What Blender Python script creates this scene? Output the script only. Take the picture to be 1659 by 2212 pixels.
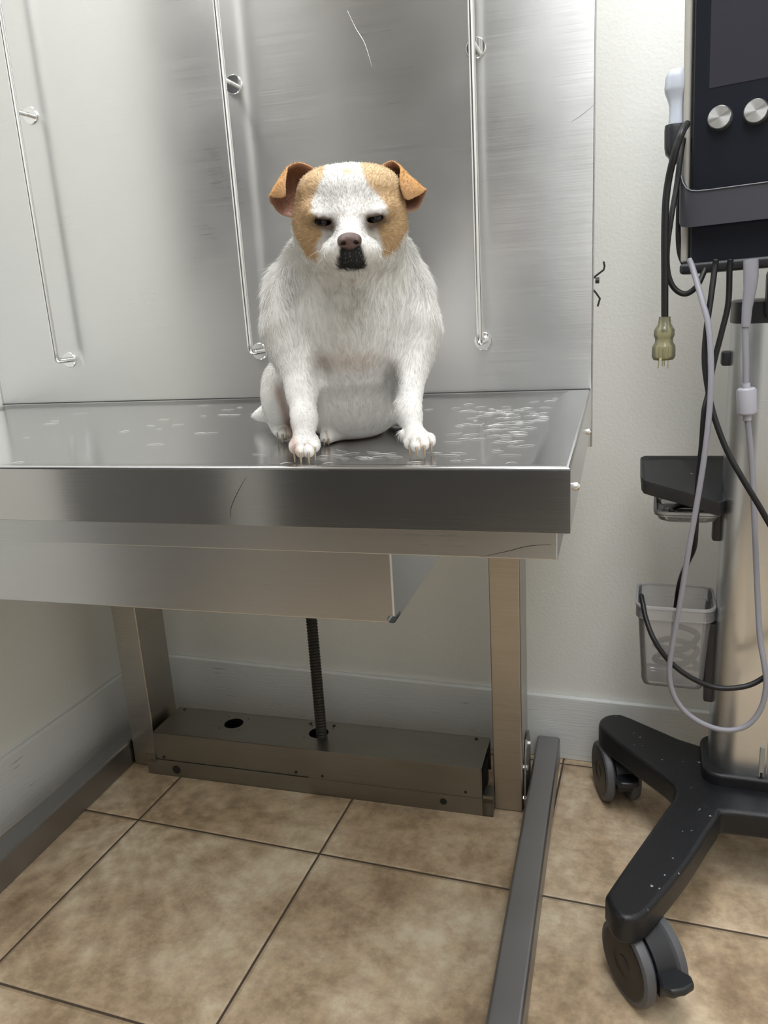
import bpy, bmesh, math, random
import numpy as np
from mathutils import Vector, Matrix
for o in list(bpy.data.objects): bpy.data.objects.remove(o)
SC = bpy.context.scene
COL = SC.collection
random.seed(7)
V = Vector
# ------------------------------------------------------------------ camera
S = 0.4064                                   # one floor tile (m)
CP = V((0.9842, -1.1371, 0.9973))
YAW, PITCH, ROLL, FPX = 0.343857, 0.260072, -0.060161, 1688.77
fw = V((-math.sin(YAW)*math.cos(PITCH), math.cos(YAW)*math.cos(PITCH), -math.sin(PITCH)))
r0 = V((math.cos(YAW), math.sin(YAW), 0)); u0 = r0.cross(fw)
CR = r0*math.cos(ROLL)+u0*math.sin(ROLL); CU = -r0*math.sin(ROLL)+u0*math.cos(ROLL)
cam = bpy.data.cameras.new('camera'); cob = bpy.data.objects.new('camera', cam); COL.objects.link(cob)
m = Matrix.Identity(4)
for i in range(3):
    m[i][0] = CR[i]; m[i][1] = CU[i]; m[i][2] = -fw[i]; m[i][3] = CP[i]
cob.matrix_world = m
cam.sensor_fit = 'VERTICAL'; cam.sensor_height = 36; cam.sensor_width = 27; cam.lens = FPX/2212*36
cam.clip_start = .01
SC.camera = cob
def pray(px, py): return fw+CR*((px-829.5)/FPX)-CU*((py-1106)/FPX)
def at(px, py, axis, val):                   # point seen at a pixel on the world plane axis = val
    d = pray(px, py); t = (val-CP[axis])/d[axis]; return CP+d*t
def aty(px, py, y): return at(px, py, 1, y)
# ------------------------------------------------------------------ view and light
SC.view_settings.view_transform = 'Standard'
SC.view_settings.look = 'None'
SC.view_settings.exposure = 0.0
SC.view_settings.gamma = 1.0
SC.view_settings.use_curve_mapping = False
w = bpy.data.worlds.new('world'); SC.world = w; w.use_nodes = True
w.node_tree.nodes['Background'].inputs[0].default_value = (1, 1, 1, 1)
w.node_tree.nodes['Background'].inputs[1].default_value = 0.02
def area(name, loc, sx, sy, power, col=(1, 1, 1), rot=(0, 0, 0)):
    l = bpy.data.lights.new(name, 'AREA'); l.shape = 'RECTANGLE'; l.size = sx; l.size_y = sy
    l.energy = power; l.color = col
    o = bpy.data.objects.new(name, l); COL.objects.link(o); o.location = loc; o.rotation_euler = rot
    return o
area('ceiling_lamp', (-0.09, -0.25, 2.49), .26, .6, 13, (1, .99, .97))
area('ceiling_lamp', (1.00, -0.60, 2.49), .6, 1.2, 33, (.96, .98, 1))
area('ceiling_lamp', (1.45, -1.75, 2.49), .6, 1.2, 20, (.98, .98, 1))  # added behind the camera to brighten the front floor; no known fixture
# ------------------------------------------------------------------ materials
def mat(name):
    m = bpy.data.materials.new(name); m.use_nodes = True
    nt = m.node_tree; b = nt.nodes['Principled BSDF']
    return m, nt, b
def N(nt, typ, **kw):
    n = nt.nodes.new(typ)
    for k, v in kw.items():
        if k in n.inputs.keys() if isinstance(k, str) else False: n.inputs[k].default_value = v
        else: setattr(n, k, v)
    return n
def L(nt, a, b): nt.links.new(a, b)
def simple(name, col, rough=.5, metal=0, spec=.5, bump=0, bscale=200, coat=0):
    m, nt, b = mat(name)
    b.inputs['Base Color'].default_value = (*col, 1); b.inputs['Roughness'].default_value = rough
    b.inputs['Metallic'].default_value = metal; b.inputs['Specular IOR Level'].default_value = spec
    b.inputs['Coat Weight'].default_value = coat
    if bump:
        tc = N(nt, 'ShaderNodeTexCoord'); no = N(nt, 'ShaderNodeTexNoise'); no.inputs['Scale'].default_value = bscale
        no.inputs['Detail'].default_value = 4
        bp = N(nt, 'ShaderNodeBump'); bp.inputs['Strength'].default_value = bump; bp.inputs['Distance'].default_value = .002
        L(nt, tc.outputs['Object'], no.inputs['Vector']); L(nt, no.outputs['Fac'], bp.inputs['Height']); L(nt, bp.outputs['Normal'], b.inputs['Normal'])
    return m
def steel(name, col, rough, aniso=.7, stain=None, grain=1.0, rot=0.25, mott=.1):
    # brushed stainless steel, grain along UV u
    m, nt, b = mat(name)
    uv = N(nt, 'ShaderNodeUVMap'); uv.uv_map = 'UVMap'
    mp = N(nt, 'ShaderNodeMapping'); mp.inputs['Scale'].default_value = (6, 900, 1)
    no = N(nt, 'ShaderNodeTexNoise'); no.inputs['Scale'].default_value = 1; no.inputs['Detail'].default_value = 3
    L(nt, uv.outputs['UV'], mp.inputs['Vector']); L(nt, mp.outputs['Vector'], no.inputs['Vector'])
    big = N(nt, 'ShaderNodeTexNoise'); big.inputs['Scale'].default_value = 7; big.inputs['Detail'].default_value = 5
    L(nt, uv.outputs['UV'], big.inputs['Vector'])
    mr = N(nt, 'ShaderNodeMapRange'); mr.inputs['From Min'].default_value = .3; mr.inputs['From Max'].default_value = .7
    mr.inputs['To Min'].default_value = rough*.88; mr.inputs['To Max'].default_value = rough*1.15
    ad = N(nt, 'ShaderNodeMath', operation='ADD'); mu = N(nt, 'ShaderNodeMath', operation='MULTIPLY'); mu.inputs[1].default_value = .5
    L(nt, no.outputs['Fac'], ad.inputs[0]); L(nt, big.outputs['Fac'], ad.inputs[1]); L(nt, ad.outputs[0], mu.inputs[0])
    L(nt, mu.outputs[0], mr.inputs['Value']); L(nt, mr.outputs['Result'], b.inputs['Roughness'])
    cr = N(nt, 'ShaderNodeValToRGB'); cr.color_ramp.elements[0].position = .3; cr.color_ramp.elements[1].position = .7
    c2 = stain if stain else tuple(c*(1-mott) for c in col)
    cr.color_ramp.elements[0].color = (*c2, 1); cr.color_ramp.elements[1].color = (*col, 1)
    L(nt, mu.outputs[0], cr.inputs['Fac'])
    L(nt, cr.outputs['Color'], b.inputs['Base Color'])
    b.inputs['Metallic'].default_value = 1
    b.inputs['Anisotropic'].default_value = aniso; b.inputs['Anisotropic Rotation'].default_value = rot
    tg = N(nt, 'ShaderNodeTangent'); tg.direction_type = 'UV_MAP'; tg.uv_map = 'UVMap'
    L(nt, tg.outputs['Tangent'], b.inputs['Tangent'])
    bp = N(nt, 'ShaderNodeBump'); bp.inputs['Strength'].default_value = .05*grain; bp.inputs['Distance'].default_value = .0006
    L(nt, no.outputs['Fac'], bp.inputs['Height']); L(nt, bp.outputs['Normal'], b.inputs['Normal'])
    return m
M = {}
M['steel'] = steel('brushed_steel', (.66, .66, .65), .30)
M['panel'] = steel('panel_steel', (.66, .66, .655), .30, .8, mott=.06)
M['top'] = steel('tabletop_steel', (.50, .50, .50), .15, .5, mott=.05)
M['under'] = steel('under_steel', (.50, .515, .53), .30, .7)
M['leg'] = steel('stained_steel', (.50, .47, .43), .34, .4, stain=(.36, .335, .29))
M['base'] = steel('dull_steel', (.33, .32, .30), .36, .4, stain=(.25, .24, .22))
M['foot'] = steel('grey_steel', (.36, .36, .37), .42, .3)
M['chrome'] = simple('polished_steel', (.72, .72, .72), .12, 1)
M['screw'] = simple('dark_oiled_steel', (.035, .032, .028), .45, .6)
M['hole'] = simple('black_rubber', (.012, .012, .012), .6)
M['black'] = simple('black_plastic', (.012, .013, .016), .38, bump=.15, bscale=900)
M['cartblack'] = simple('cart_black_plastic', (.009, .0095, .0115), .40, spec=.4, bump=.2, bscale=500)
def worn(m):                                 # pale chips and scuffs on the black plastic
    nt = m.node_tree; b = nt.nodes['Principled BSDF']; base = b.inputs['Base Color'].default_value[:]
    tc = N(nt, 'ShaderNodeTexCoord'); no = N(nt, 'ShaderNodeTexNoise'); no.inputs['Scale'].default_value = 95; no.inputs['Detail'].default_value = 3
    L(nt, tc.outputs['Object'], no.inputs['Vector'])
    cr = N(nt, 'ShaderNodeValToRGB'); cr.color_ramp.elements[0].position = .725; cr.color_ramp.elements[1].position = .76
    cr.color_ramp.elements[0].color = base; cr.color_ramp.elements[1].color = (.38, .38, .38, 1)
    L(nt, no.outputs['Fac'], cr.inputs['Fac']); L(nt, cr.outputs['Color'], b.inputs['Base Color'])
worn(M['cartblack'])
M['gloss'] = simple('glossy_black_glass', (.012, .013, .018), .08)
M['screen'] = simple('screen_glass', (.030, .029, .038), .15)
M['band'] = simple('dark_grey_strap', (.035, .036, .045), .45)
M['trim'] = simple('beige_trim', (.30, .29, .26), .45)
M['edge'] = simple('grey_strap_edge', (.16, .16, .18), .35)  # lighter grey for the painted strap highlight
M['cordblack'] = simple('black_rubber_cord', (.007, .007, .008), .42, spec=.35)
M['cordgrey'] = simple('grey_cable_sheath', (.235, .235, .27), .42)
M['probe'] = simple('pale_grey_plastic', (.40, .43, .49), .35)
M['ferrite'] = simple('silver_grey_plastic', (.36, .36, .41), .4)
M['tyre'] = simple('grey_rubber_tyre', (.085, .087, .095), .5)
M['hub'] = simple('dark_wheel_disc', (.018, .015, .013), .45)
M['column'] = steel('champagne_aluminium', (.64, .66, .69), .30, .7, rot=0, mott=.03)
M['prong'] = simple('brass_prong', (.55, .50, .38), .25, 1)
def knobmat():
    m, nt, b = mat('spun_aluminium'); b.inputs['Metallic'].default_value = 1
    b.inputs['Base Color'].default_value = (.85, .85, .84, 1); b.inputs['Roughness'].default_value = .28
    b.inputs['Anisotropic'].default_value = .85
    tg = N(nt, 'ShaderNodeTangent'); tg.direction_type = 'RADIAL'; tg.axis = 'Y'
    L(nt, tg.outputs['Tangent'], b.inputs['Tangent']); return m
M['knob'] = knobmat()
def clear(name, tint, fog, dcol=(.75, .75, .76)):
    m, nt, b = mat(name); nt.nodes.remove(b)
    out = nt.nodes['Material Output']
    tr = N(nt, 'ShaderNodeBsdfTransparent'); tr.inputs[0].default_value = (*tint, 1)
    df = N(nt, 'ShaderNodeBsdfDiffuse'); df.inputs[0].default_value = (*dcol, 1)
    m1 = N(nt, 'ShaderNodeMixShader'); m1.inputs[0].default_value = fog
    gl = N(nt, 'ShaderNodeBsdfGlossy'); gl.inputs['Roughness'].default_value = .12
    fr = N(nt, 'ShaderNodeFresnel'); fr.inputs[0].default_value = 1.45
    m2 = N(nt, 'ShaderNodeMixShader')
    L(nt, tr.outputs[0], m1.inputs[1]); L(nt, df.outputs[0], m1.inputs[2])
    L(nt, fr.outputs[0], m2.inputs[0]); L(nt, m1.outputs[0], m2.inputs[1]); L(nt, gl.outputs[0], m2.inputs[2])
    L(nt, m2.outputs[0], out.inputs['Surface']); return m
M['clear'] = clear('clear_plastic', (.93, .93, .94), .2)
M['clearrim'] = clear('clear_plastic_rim', (.90, .90, .91), .3)
M['plugclear'] = clear('yellowed_clear_plastic', (.62, .60, .40), .22, (.55, .53, .36))
def wallmat():
    m, nt, b = mat('painted_wall')
    tc = N(nt, 'ShaderNodeTexCoord')
    no = N(nt, 'ShaderNodeTexNoise'); no.inputs['Scale'].default_value = 170; no.inputs['Detail'].default_value = 3
    L(nt, tc.outputs['Object'], no.inputs['Vector'])
    bp = N(nt, 'ShaderNodeBump'); bp.inputs['Strength'].default_value = .35; bp.inputs['Distance'].default_value = .0015
    L(nt, no.outputs['Fac'], bp.inputs['Height']); L(nt, bp.outputs['Normal'], b.inputs['Normal'])
    b.inputs['Base Color'].default_value = (.735, .738, .705, 1); b.inputs['Roughness'].default_value = .55
    return m
M['wall'] = wallmat()
def basemat():
    m, nt, b = mat('painted_wood_grain')
    uv = N(nt, 'ShaderNodeUVMap'); uv.uv_map = 'UVMap'
    mp = N(nt, 'ShaderNodeMapping'); mp.inputs['Scale'].default_value = (18, 260, 1)
    no = N(nt, 'ShaderNodeTexNoise'); no.inputs['Scale'].default_value = 1; no.inputs['Detail'].default_value = 4; no.inputs['Distortion'].default_value = .6
    L(nt, uv.outputs['UV'], mp.inputs['Vector']); L(nt, mp.outputs['Vector'], no.inputs['Vector'])
    bp = N(nt, 'ShaderNodeBump'); bp.inputs['Strength'].default_value = .5; bp.inputs['Distance'].default_value = .0015
    L(nt, no.outputs['Fac'], bp.inputs['Height']); L(nt, bp.outputs['Normal'], b.inputs['Normal'])
    # a few dark scuffs
    mp2 = N(nt, 'ShaderNodeMapping'); mp2.inputs['Scale'].default_value = (14, 150, 1)
    n2 = N(nt, 'ShaderNodeTexNoise'); n2.inputs['Scale'].default_value = 1; n2.inputs['Detail'].default_value = 2
    L(nt, uv.outputs['UV'], mp2.inputs['Vector']); L(nt, mp2.outputs['Vector'], n2.inputs['Vector'])
    cr = N(nt, 'ShaderNodeValToRGB'); cr.color_ramp.elements[0].position = .22; cr.color_ramp.elements[1].position = .30
    cr.color_ramp.elements[0].color = (.22, .22, .21, 1); cr.color_ramp.elements[1].color = (.70, .72, .72, 1)
    L(nt, n2.outputs['Fac'], cr.inputs['Fac']); L(nt, cr.outputs['Color'], b.inputs['Base Color'])
    b.inputs['Roughness'].default_value = .4
    return m
M['baseboard'] = basemat()
def tilemat():
    m, nt, b = mat('tan_ceramic_tile')
    tc = N(nt, 'ShaderNodeTexCoord')
    n1 = N(nt, 'ShaderNodeTexNoise'); n1.inputs['Scale'].default_value = 4.2; n1.inputs['Detail'].default_value = 10; n1.inputs['Roughness'].default_value = .68
    L(nt, tc.outputs['Object'], n1.inputs['Vector'])
    c1 = N(nt, 'ShaderNodeValToRGB'); e = c1.color_ramp.elements
    e[0].position = .34; e[0].color = (.27, .19, .115, 1); e[1].position = .64; e[1].color = (.70, .58, .425, 1)
    x = e.new(.48); x.color = (.47, .355, .235, 1)
    L(nt, n1.outputs['Fac'], c1.inputs['Fac'])
    n2 = N(nt, 'ShaderNodeTexNoise'); n2.inputs['Scale'].default_value = 32; n2.inputs['Detail'].default_value = 9; n2.inputs['Roughness'].default_value = .7
    L(nt, tc.outputs['Object'], n2.inputs['Vector'])
    c2 = N(nt, 'ShaderNodeValToRGB'); c2.color_ramp.elements[0].position = .40; c2.color_ramp.elements[1].position = .60
    c2.color_ramp.elements[0].color = (.42, .42, .42, 1); c2.color_ramp.elements[1].color = (.62, .62, .62, 1)
    L(nt, n2.outputs['Fac'], c2.inputs['Fac'])
    mx = N(nt, 'ShaderNodeMix', data_type='RGBA', blend_type='OVERLAY'); mx.inputs[0].default_value = .8
    L(nt, c1.outputs['Color'], mx.inputs[6]); L(nt, c2.outputs['Color'], mx.inputs[7])
    # grout lines every S from the origin
    sp = N(nt, 'ShaderNodeSeparateXYZ'); L(nt, tc.outputs['Object'], sp.inputs[0])
    def line(sock):
        a = N(nt, 'ShaderNodeMath', operation='DIVIDE'); a.inputs[1].default_value = S; L(nt, sock, a.inputs[0])
        a2 = N(nt, 'ShaderNodeMath', operation='ADD'); a2.inputs[1].default_value = .5; L(nt, a.outputs[0], a2.inputs[0])
        f = N(nt, 'ShaderNodeMath', operation='FRACT'); L(nt, a2.outputs[0], f.inputs[0])
        s_ = N(nt, 'ShaderNodeMath', operation='SUBTRACT'); s_.inputs[1].default_value = .5; L(nt, f.outputs[0], s_.inputs[0])
        ab = N(nt, 'ShaderNodeMath', operation='ABSOLUTE'); L(nt, s_.outputs[0], ab.inputs[0]); return ab.outputs[0]
    mn = N(nt, 'ShaderNodeMath', operation='MINIMUM'); L(nt, line(sp.outputs[0]), mn.inputs[0]); L(nt, line(sp.outputs[1]), mn.inputs[1])
    mr = N(nt, 'ShaderNodeMapRange'); mr.inputs['From Min'].default_value = .0042; mr.inputs['From Max'].default_value = .0062
    L(nt, mn.outputs[0], mr.inputs['Value'])
    mg = N(nt, 'ShaderNodeMix', data_type='RGBA'); L(nt, mr.outputs['Result'], mg.inputs[0])
    mg.inputs[6].default_value = (.085, .062, .045, 1); L(nt, mx.outputs[2], mg.inputs[7])
    L(nt, mg.outputs[2], b.inputs['Base Color'])
    mh = N(nt, 'ShaderNodeMapRange'); mh.inputs['From Min'].default_value = .003; mh.inputs['From Max'].default_value = .016
    L(nt, mn.outputs[0], mh.inputs['Value'])
    nb = N(nt, 'ShaderNodeMath', operation='MULTIPLY_ADD'); nb.inputs[1].default_value = .06; L(nt, n2.outputs['Fac'], nb.inputs[0]); L(nt, mh.outputs['Result'], nb.inputs[2])
    bp = N(nt, 'ShaderNodeBump'); bp.inputs['Strength'].default_value = .7; bp.inputs['Distance'].default_value = .003
    L(nt, nb.outputs[0], bp.inputs['Height']); L(nt, bp.outputs['Normal'], b.inputs['Normal'])
    b.inputs['Roughness'].default_value = .42; b.inputs['Specular IOR Level'].default_value = .35
    return m
M['tile'] = tilemat()
M['ceiling'] = simple('ceiling_white', (.8, .8, .78), .8)
M['door1'] = simple('grey_door', (.15, .15, .148), .45)
M['door'] = simple('dark_wood_door', (.065, .068, .070), .4)
# ------------------------------------------------------------------ mesh builder
class MB:
    def __init__(s, off=(0, 0, 0)): s.bm = bmesh.new(); s.off = V(off)
    def box(s, a, b, bev=0, seg=2):
        t = bmesh.new(); bmesh.ops.create_cube(t, size=1)
        a, b = V(a), V(b); c = (a+b)/2; d = b-a
        for v in t.verts: v.co = V((v.co.x*d.x, v.co.y*d.y, v.co.z*d.z))+c
        if bev: bmesh.ops.bevel(t, geom=list(t.edges), offset=bev, segments=seg, affect='EDGES', profile=.5)
        s.add(t); return s
    def add(s, t):
        me = bpy.data.meshes.new('tmp'); t.to_mesh(me); t.free(); s.bm.from_mesh(me); bpy.data.meshes.remove(me)
    def loft(s, rings, closed=True, caps=True):
        bm = s.bm; vs = [[bm.verts.new(p) for p in r] for r in rings]
        for i in range(len(vs)-1):
            n = len(vs[i])
            for j in range(n if closed else n-1):
                k = (j+1) % n; bm.faces.new((vs[i][j], vs[i][k], vs[i+1][k], vs[i+1][j]))
        if caps and closed:
            bm.faces.new(list(reversed(vs[0]))); bm.faces.new(vs[-1])
        return s
    def tube(s, pts, r, seg=10, caps=True, flat=None):
        pts = [V(p) for p in pts]; rs = r if isinstance(r, (list, tuple)) else [r]*len(pts)
        rings = []; up = None
        for i, p in enumerate(pts):
            t = (pts[min(i+1, len(pts)-1)]-pts[max(i-1, 0)]).normalized()
            if up is None:
                up = t.orthogonal().normalized()
            else:
                up = (up-t*up.dot(t)).normalized()
            sd = t.cross(up)
            rings.append([p+(up*math.cos(2*math.pi*k/seg)+sd*math.sin(2*math.pi*k/seg))*rs[i] for k in range(seg)])
        return s.loft(rings, True, caps)
    def cyl(s, a, b, r, seg=24, r2=None, bev=0):
        a, b = V(a), V(b)
        if bev:
            d = (b-a).normalized()
            return s.tube([a, a+d*1e-5, a+d*bev, b-d*bev, b-d*1e-5, b], [r-bev, r-bev, r, r, r-bev, r-bev], seg)
        return s.tube([a, b], [r, r if r2 is None else r2], seg)
    def prism(s, poly, z0, z1, bev=0):
        t = bmesh.new()
        lo = [t.verts.new((x, y, z0)) for x, y in poly]; hi = [t.verts.new((x, y, z1)) for x, y in poly]
        n = len(poly); t.faces.new(list(reversed(lo))); t.faces.new(hi)
        for i in range(n): t.faces.new((lo[i], lo[(i+1) % n], hi[(i+1) % n], hi[i]))
        bmesh.ops.recalc_face_normals(t, faces=t.faces)
        if bev:
            es = [e for e in t.edges if len(e.link_faces) == 2 and e.calc_face_angle(0) > .6]
            bmesh.ops.bevel(t, geom=es, offset=bev, segments=3, affect='EDGES', profile=.5)
        s.add(t); return s
    def build(s, name, m, parent=None, smooth=35, xf=None, label=None, recalc=True):
        bm = s.bm
        if recalc: bmesh.ops.recalc_face_normals(bm, faces=bm.faces)
        if xf is not None: bmesh.ops.transform(bm, matrix=xf, verts=bm.verts)
        for v in bm.verts: v.co -= s.off
        bm.normal_update()
        uv = bm.loops.layers.uv.new('UVMap')
        for f in bm.faces:
            n = f.normal; ax = max(range(3), key=lambda i: abs(n[i]))
            for l in f.loops:
                c = l.vert.co
                l[uv].uv = (c.x, c.z) if ax == 1 else ((c.x, c.y) if ax == 2 else (c.y, c.z))
            f.smooth = smooth > 0
        me = bpy.data.meshes.new(name)
        bm.to_mesh(me); bm.free()
        if 0 < smooth < 180: me.set_sharp_from_angle(angle=math.radians(smooth))
        me.materials.append(M[m] if isinstance(m, str) else m)
        o = bpy.data.objects.new(name, me); COL.objects.link(o)
        if 0 < smooth < 180:
            wn = o.modifiers.new('wn', 'WEIGHTED_NORMAL'); wn.keep_sharp = True; wn.weight = 100
        if parent: o.parent = parent
        if label: o['label'] = label
        return o
def cut(o, mbs):
    for mb in mbs:
        bmesh.ops.recalc_face_normals(mb.bm, faces=mb.bm.faces)
        me = bpy.data.meshes.new('cutter'); mb.bm.to_mesh(me); mb.bm.free()
        c = bpy.data.objects.new('cutter', me); COL.objects.link(c); c.parent = o.parent
        md = o.modifiers.new('b', 'BOOLEAN'); md.object = c; md.operation = 'DIFFERENCE'; md.solver = 'EXACT'
        bpy.context.view_layer.update()
        ev = o.evaluated_get(bpy.context.evaluated_depsgraph_get())
        nm = bpy.data.meshes.new_from_object(ev); print('CUT', o.name, len(o.data.polygons), len(nm.polygons))
        o.modifiers.remove(md); old = o.data; o.data = nm; bpy.data.meshes.remove(old); bpy.data.objects.remove(c); bpy.data.meshes.remove(me)
    return o
def tag(o, label=None, cat=None, group=None, kind=None):
    if label: o['label'] = label
    if cat: o['category'] = cat
    if group: o['group'] = group
    if kind: o['kind'] = kind
    return o
def empty(name, loc, rz=0):
    o = bpy.data.objects.new(name, None); COL.objects.link(o); o.location = loc; o.rotation_euler = (0, 0, rz)
    o.empty_display_size = .05; return o
def spline(pts, n=8):                        # Catmull-Rom through points
    P = [V(p) for p in pts]; P = [P[0]*2-P[1]]+P+[P[-1]*2-P[-2]]; out = []
    for i in range(1, len(P)-2):
        for k in range(n):
            t = k/n; a, b, c, d = P[i-1:i+3]
            out.append(.5*((2*b)+(c-a)*t+(2*a-5*b+4*c-d)*t*t+(3*b-a-3*c+d)*t**3))
    out.append(P[-2]); return out
def rrect(x0, y0, x1, y1, r, n=6):
    pts = []
    for cx, cy, a in ((x1-r, y1-r, 0), (x0+r, y1-r, 90), (x0+r, y0+r, 180), (x1-r, y0+r, 270)):
        for k in range(n+1):
            t = math.radians(a+90*k/n); pts.append((cx+r*math.cos(t), cy+r*math.sin(t)))
    return pts
# ------------------------------------------------------------------ the room
WB, WL, WR, WF, CH = .4391, -.2577, 2.15, -2.45, 2.5
def struct(mb, name, m): return tag(mb.build(name, m), kind='structure')
struct(MB().box((WL-.1, WF-.1, -.1), (WR+.1, WB+.1, 0)), 'floor', 'tile')
struct(MB().box((WL-.1, WB, 0), (WR+.1, WB+.1, CH)), 'wall_back', 'wall')
struct(MB().box((WL-.1, WF, 0), (WL, WB, CH)), 'wall_left', 'wall')
struct(MB().box((WR, WF, 0), (WR+.1, WB, CH)), 'wall_right', 'wall')
struct(MB().box((WL-.1, WF-.1, 0), (WR+.1, WF, CH)), 'wall_front', 'wall')
struct(MB().box((WL-.1, WF-.1, CH), (WR+.1, WB+.1, CH+.1)), 'ceiling', 'ceiling')
HB = .150
def board(a, b): return MB().box(a, b, .003)
struct(board((WL+.014, WB-.014, 0), (WR, WB, HB)), 'baseboard_back', 'baseboard')
struct(board((WL, -.66, 0), (WL+.014, WB, HB)), 'baseboard_left', 'baseboard')
d1 = struct(MB().box((WL, -2.12, 0), (WL+.03, -1.30, 2.06), .004), 'door_1', 'door1')  # added out of view, gives the steel something dark to reflect
MB().tube([(WL+.03, -1.38, 1.0), (WL+.08, -1.38, 1.0), (WL+.08, -1.50, 1.0)], .01).build('door_handle', 'chrome', d1)
w1 = MB()
for a_, b_ in (((-1.27, 1.02), (-.70, 1.06)), ((-1.27, 2.06), (-.70, 2.10)), ((-1.27, 1.02), (-1.23, 2.10)), ((-.74, 1.02), (-.70, 2.10))): w1.box((WL, a_[0], a_[1]), (WL+.02, b_[0], b_[1]), .002)
w1 = struct(w1, 'window_1', 'door1')  # unseen window, added only to darken the panel's reflection of this wall
MB().box((WL+.001, -1.24, 1.05), (WL+.008, -.73, 2.07)).build('pane', 'screen', w1)
d2 = struct(MB().box((-.20, WF, 0), (.98, WF+.03, 2.30), .004), 'door_2', 'door')  # wide dark slab added behind the camera to darken panel and apron reflections
MB().tube([(.90, WF+.03, 1.0), (.90, WF+.08, 1.0), (.78, WF+.08, 1.0)], .01).build('door_handle', 'chrome', d2)
# ------------------------------------------------------------------ lift table (own frame u, v, z)
PHI = .0464128
OFF = (.323, -.15, 0)
def TW(u, v, z): c, s = math.cos(PHI), math.sin(PHI); return V((u*c-v*s, u*s+v*c, z))
tab = tag(empty('exam_table', TW(*OFF), PHI), 'brushed stainless steel examination table with tall steel back panel, under the dog', 'table')
def T(): return MB(OFF)
UL, UR, VF, VB, ZT, ZA = -.245, .8918, -.4831, .1078, .8474, .7849
# tabletop: folded tray with a raised rim and an apron
def ring(l, r, f, b, z): return [(l, f, z), (r, f, z), (r, b, z), (l, b, z)]
tb = T(); e = .0040
rings = [ring(UL+.02, UR-.02, VF+.02, VB-.004, ZA+.003), ring(UL+.002, UR-.002, VF+.002, VB-.001, ZA), ring(UL, UR, VF, VB, ZA+.001)]
for k in range(7):
    t = math.pi/2*k/6; q_ = e*(1-math.cos(t)); rings.append(ring(UL+q_, UR-q_, VF+q_, VB-q_, ZT-e+e*math.sin(t)))
rings += [ring(UL+.034, UR-.034, VF+.014, VB-.02, ZT-.0002), ring(UL+.044, UR-.046, VF+.020, VB-.03, ZT-.004)]
tb.loft(rings, True, False)
bm = tb.bm; bm.verts.ensure_lookup_table(); bm.faces.new([bm.verts[i] for i in range(len(bm.verts)-4, len(bm.verts))])
top = tb.build('tabletop', 'top', tab, recalc=True)
ZS = ZT-.004                                 # the surface the dog sits on
for v_, z_ in ((-.051, .806), (-.390, .808)):
    mb = T(); mb.cyl((UR, v_, z_), (UR+.002, v_, z_), .0045, 16); mb.tube([(UR+.002, v_, z_), (UR+.004, v_, z_), (UR+.005, v_, z_)], [.0042, .003, .001], 16)
    mb.build('screw', 'chrome', tab)
# second tier below the top
T().box((UL+.012, -.471, .7553), (.8798, .085, .790), .0015).build('under_frame', 'under', tab)
# beam housing under the table
bx = T(); bx.box((-.06, -.433, .664), (.706, .04, .7545), .0025, 3); beam = bx.build('beam_housing', 'under', tab)
cut(beam, [T_ for T_ in (MB().cyl((.702-OFF[0], -.46-OFF[1], .669), (.702-OFF[0], -.41-OFF[1], .669), .005, 12), MB().cyl((.698-OFF[0], -.46-OFF[1], .747), (.698-OFF[0], -.41-OFF[1], .747), .004, 12))])
# columns
for a, b in ((-.1258, -.065), (.7077, .765)):
    T().box((a, .18, 0.001), (b, .282, .756), .003, 3).build('column', 'leg', tab)
# floor runners
for a, b in ((-.1783, -.1295), (.7755, .8243)):
    T().box((a, -.52, 0), (b, .377, .0614), .006, 3).build('foot', 'foot', tab)
for u in (-.1275, .7665):                    # plates bolting the columns to the runners
    s = 1 if u > 0 else -1
    mb = T(); mb.prism([(.185, .012), (.285, .012), (.285, .10), (.262, .138), (.225, .138), (.200, .10)], u, u+.0035)
    xf = Matrix(((0, 0, 1, 0), (1, 0, 0, 0), (0, 1, 0, 0), (0, 0, 0, 1)))
    br = mb.build('bracket', 'base', tab, xf=xf)
    for v_, z_ in ((.192, .026), (.205, .088), (.25, .115)):
        T().cyl((u-.004, v_, z_), (u+.0075, v_, z_), .0055, 6).build('bolt', 'chrome', br)
# base cover between the columns
cv = T(); U0, U1, V0, V1 = -.050, .688, .1575, .272
def sqhole(u, v, h, rad, z0, z1):            # square plate piece with a round hole
    n = 32; out, inn = [], []
    for k in range(n):
        t = 2*math.pi*(k+.5)/n; c, s_ = math.cos(t), math.sin(t); q_ = h/max(abs(c), abs(s_))
        out.append((u+c*q_, v+s_*q_)); inn.append((u+c*rad, v+s_*rad))
    cv.loft([[(x, y, z0) for x, y in inn], [(x, y, z1) for x, y in inn], [(x, y, z1) for x, y in out], [(x, y, z0) for x, y in out], [(x, y, z0) for x, y in inn]], True, False)
hh = .026
for u, v in ((.116, .226), (.321, .224)): sqhole(u, v, hh, .0215, .1035, .105)
for a_, b_, c_, d_ in ((U0, .116-hh, V0, V1), (.116+hh, .321-hh, V0, V1), (.321+hh, U1, V0, V1), (.116-hh, .116+hh, V0, .226-hh), (.116-hh, .116+hh, .226+hh, V1), (.321-hh, .321+hh, V0, .224-hh), (.321-hh, .321+hh, .224+hh, V1)):
    cv.box((a_, c_, .1035), (b_, d_, .105))
cv.box((U0, V0, .030), (U1, V0+.0015, .105)); cv.box((U0, V1-.0015, .030), (U1, V1, .105))
cover = cv.build('base_cover', 'base', tab)
T().box((-.045, .166, .006), (.683, .268, .07)).build('lift_motor_box', 'hole', tab)  # added black box so the cover's holes look dark inside
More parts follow.
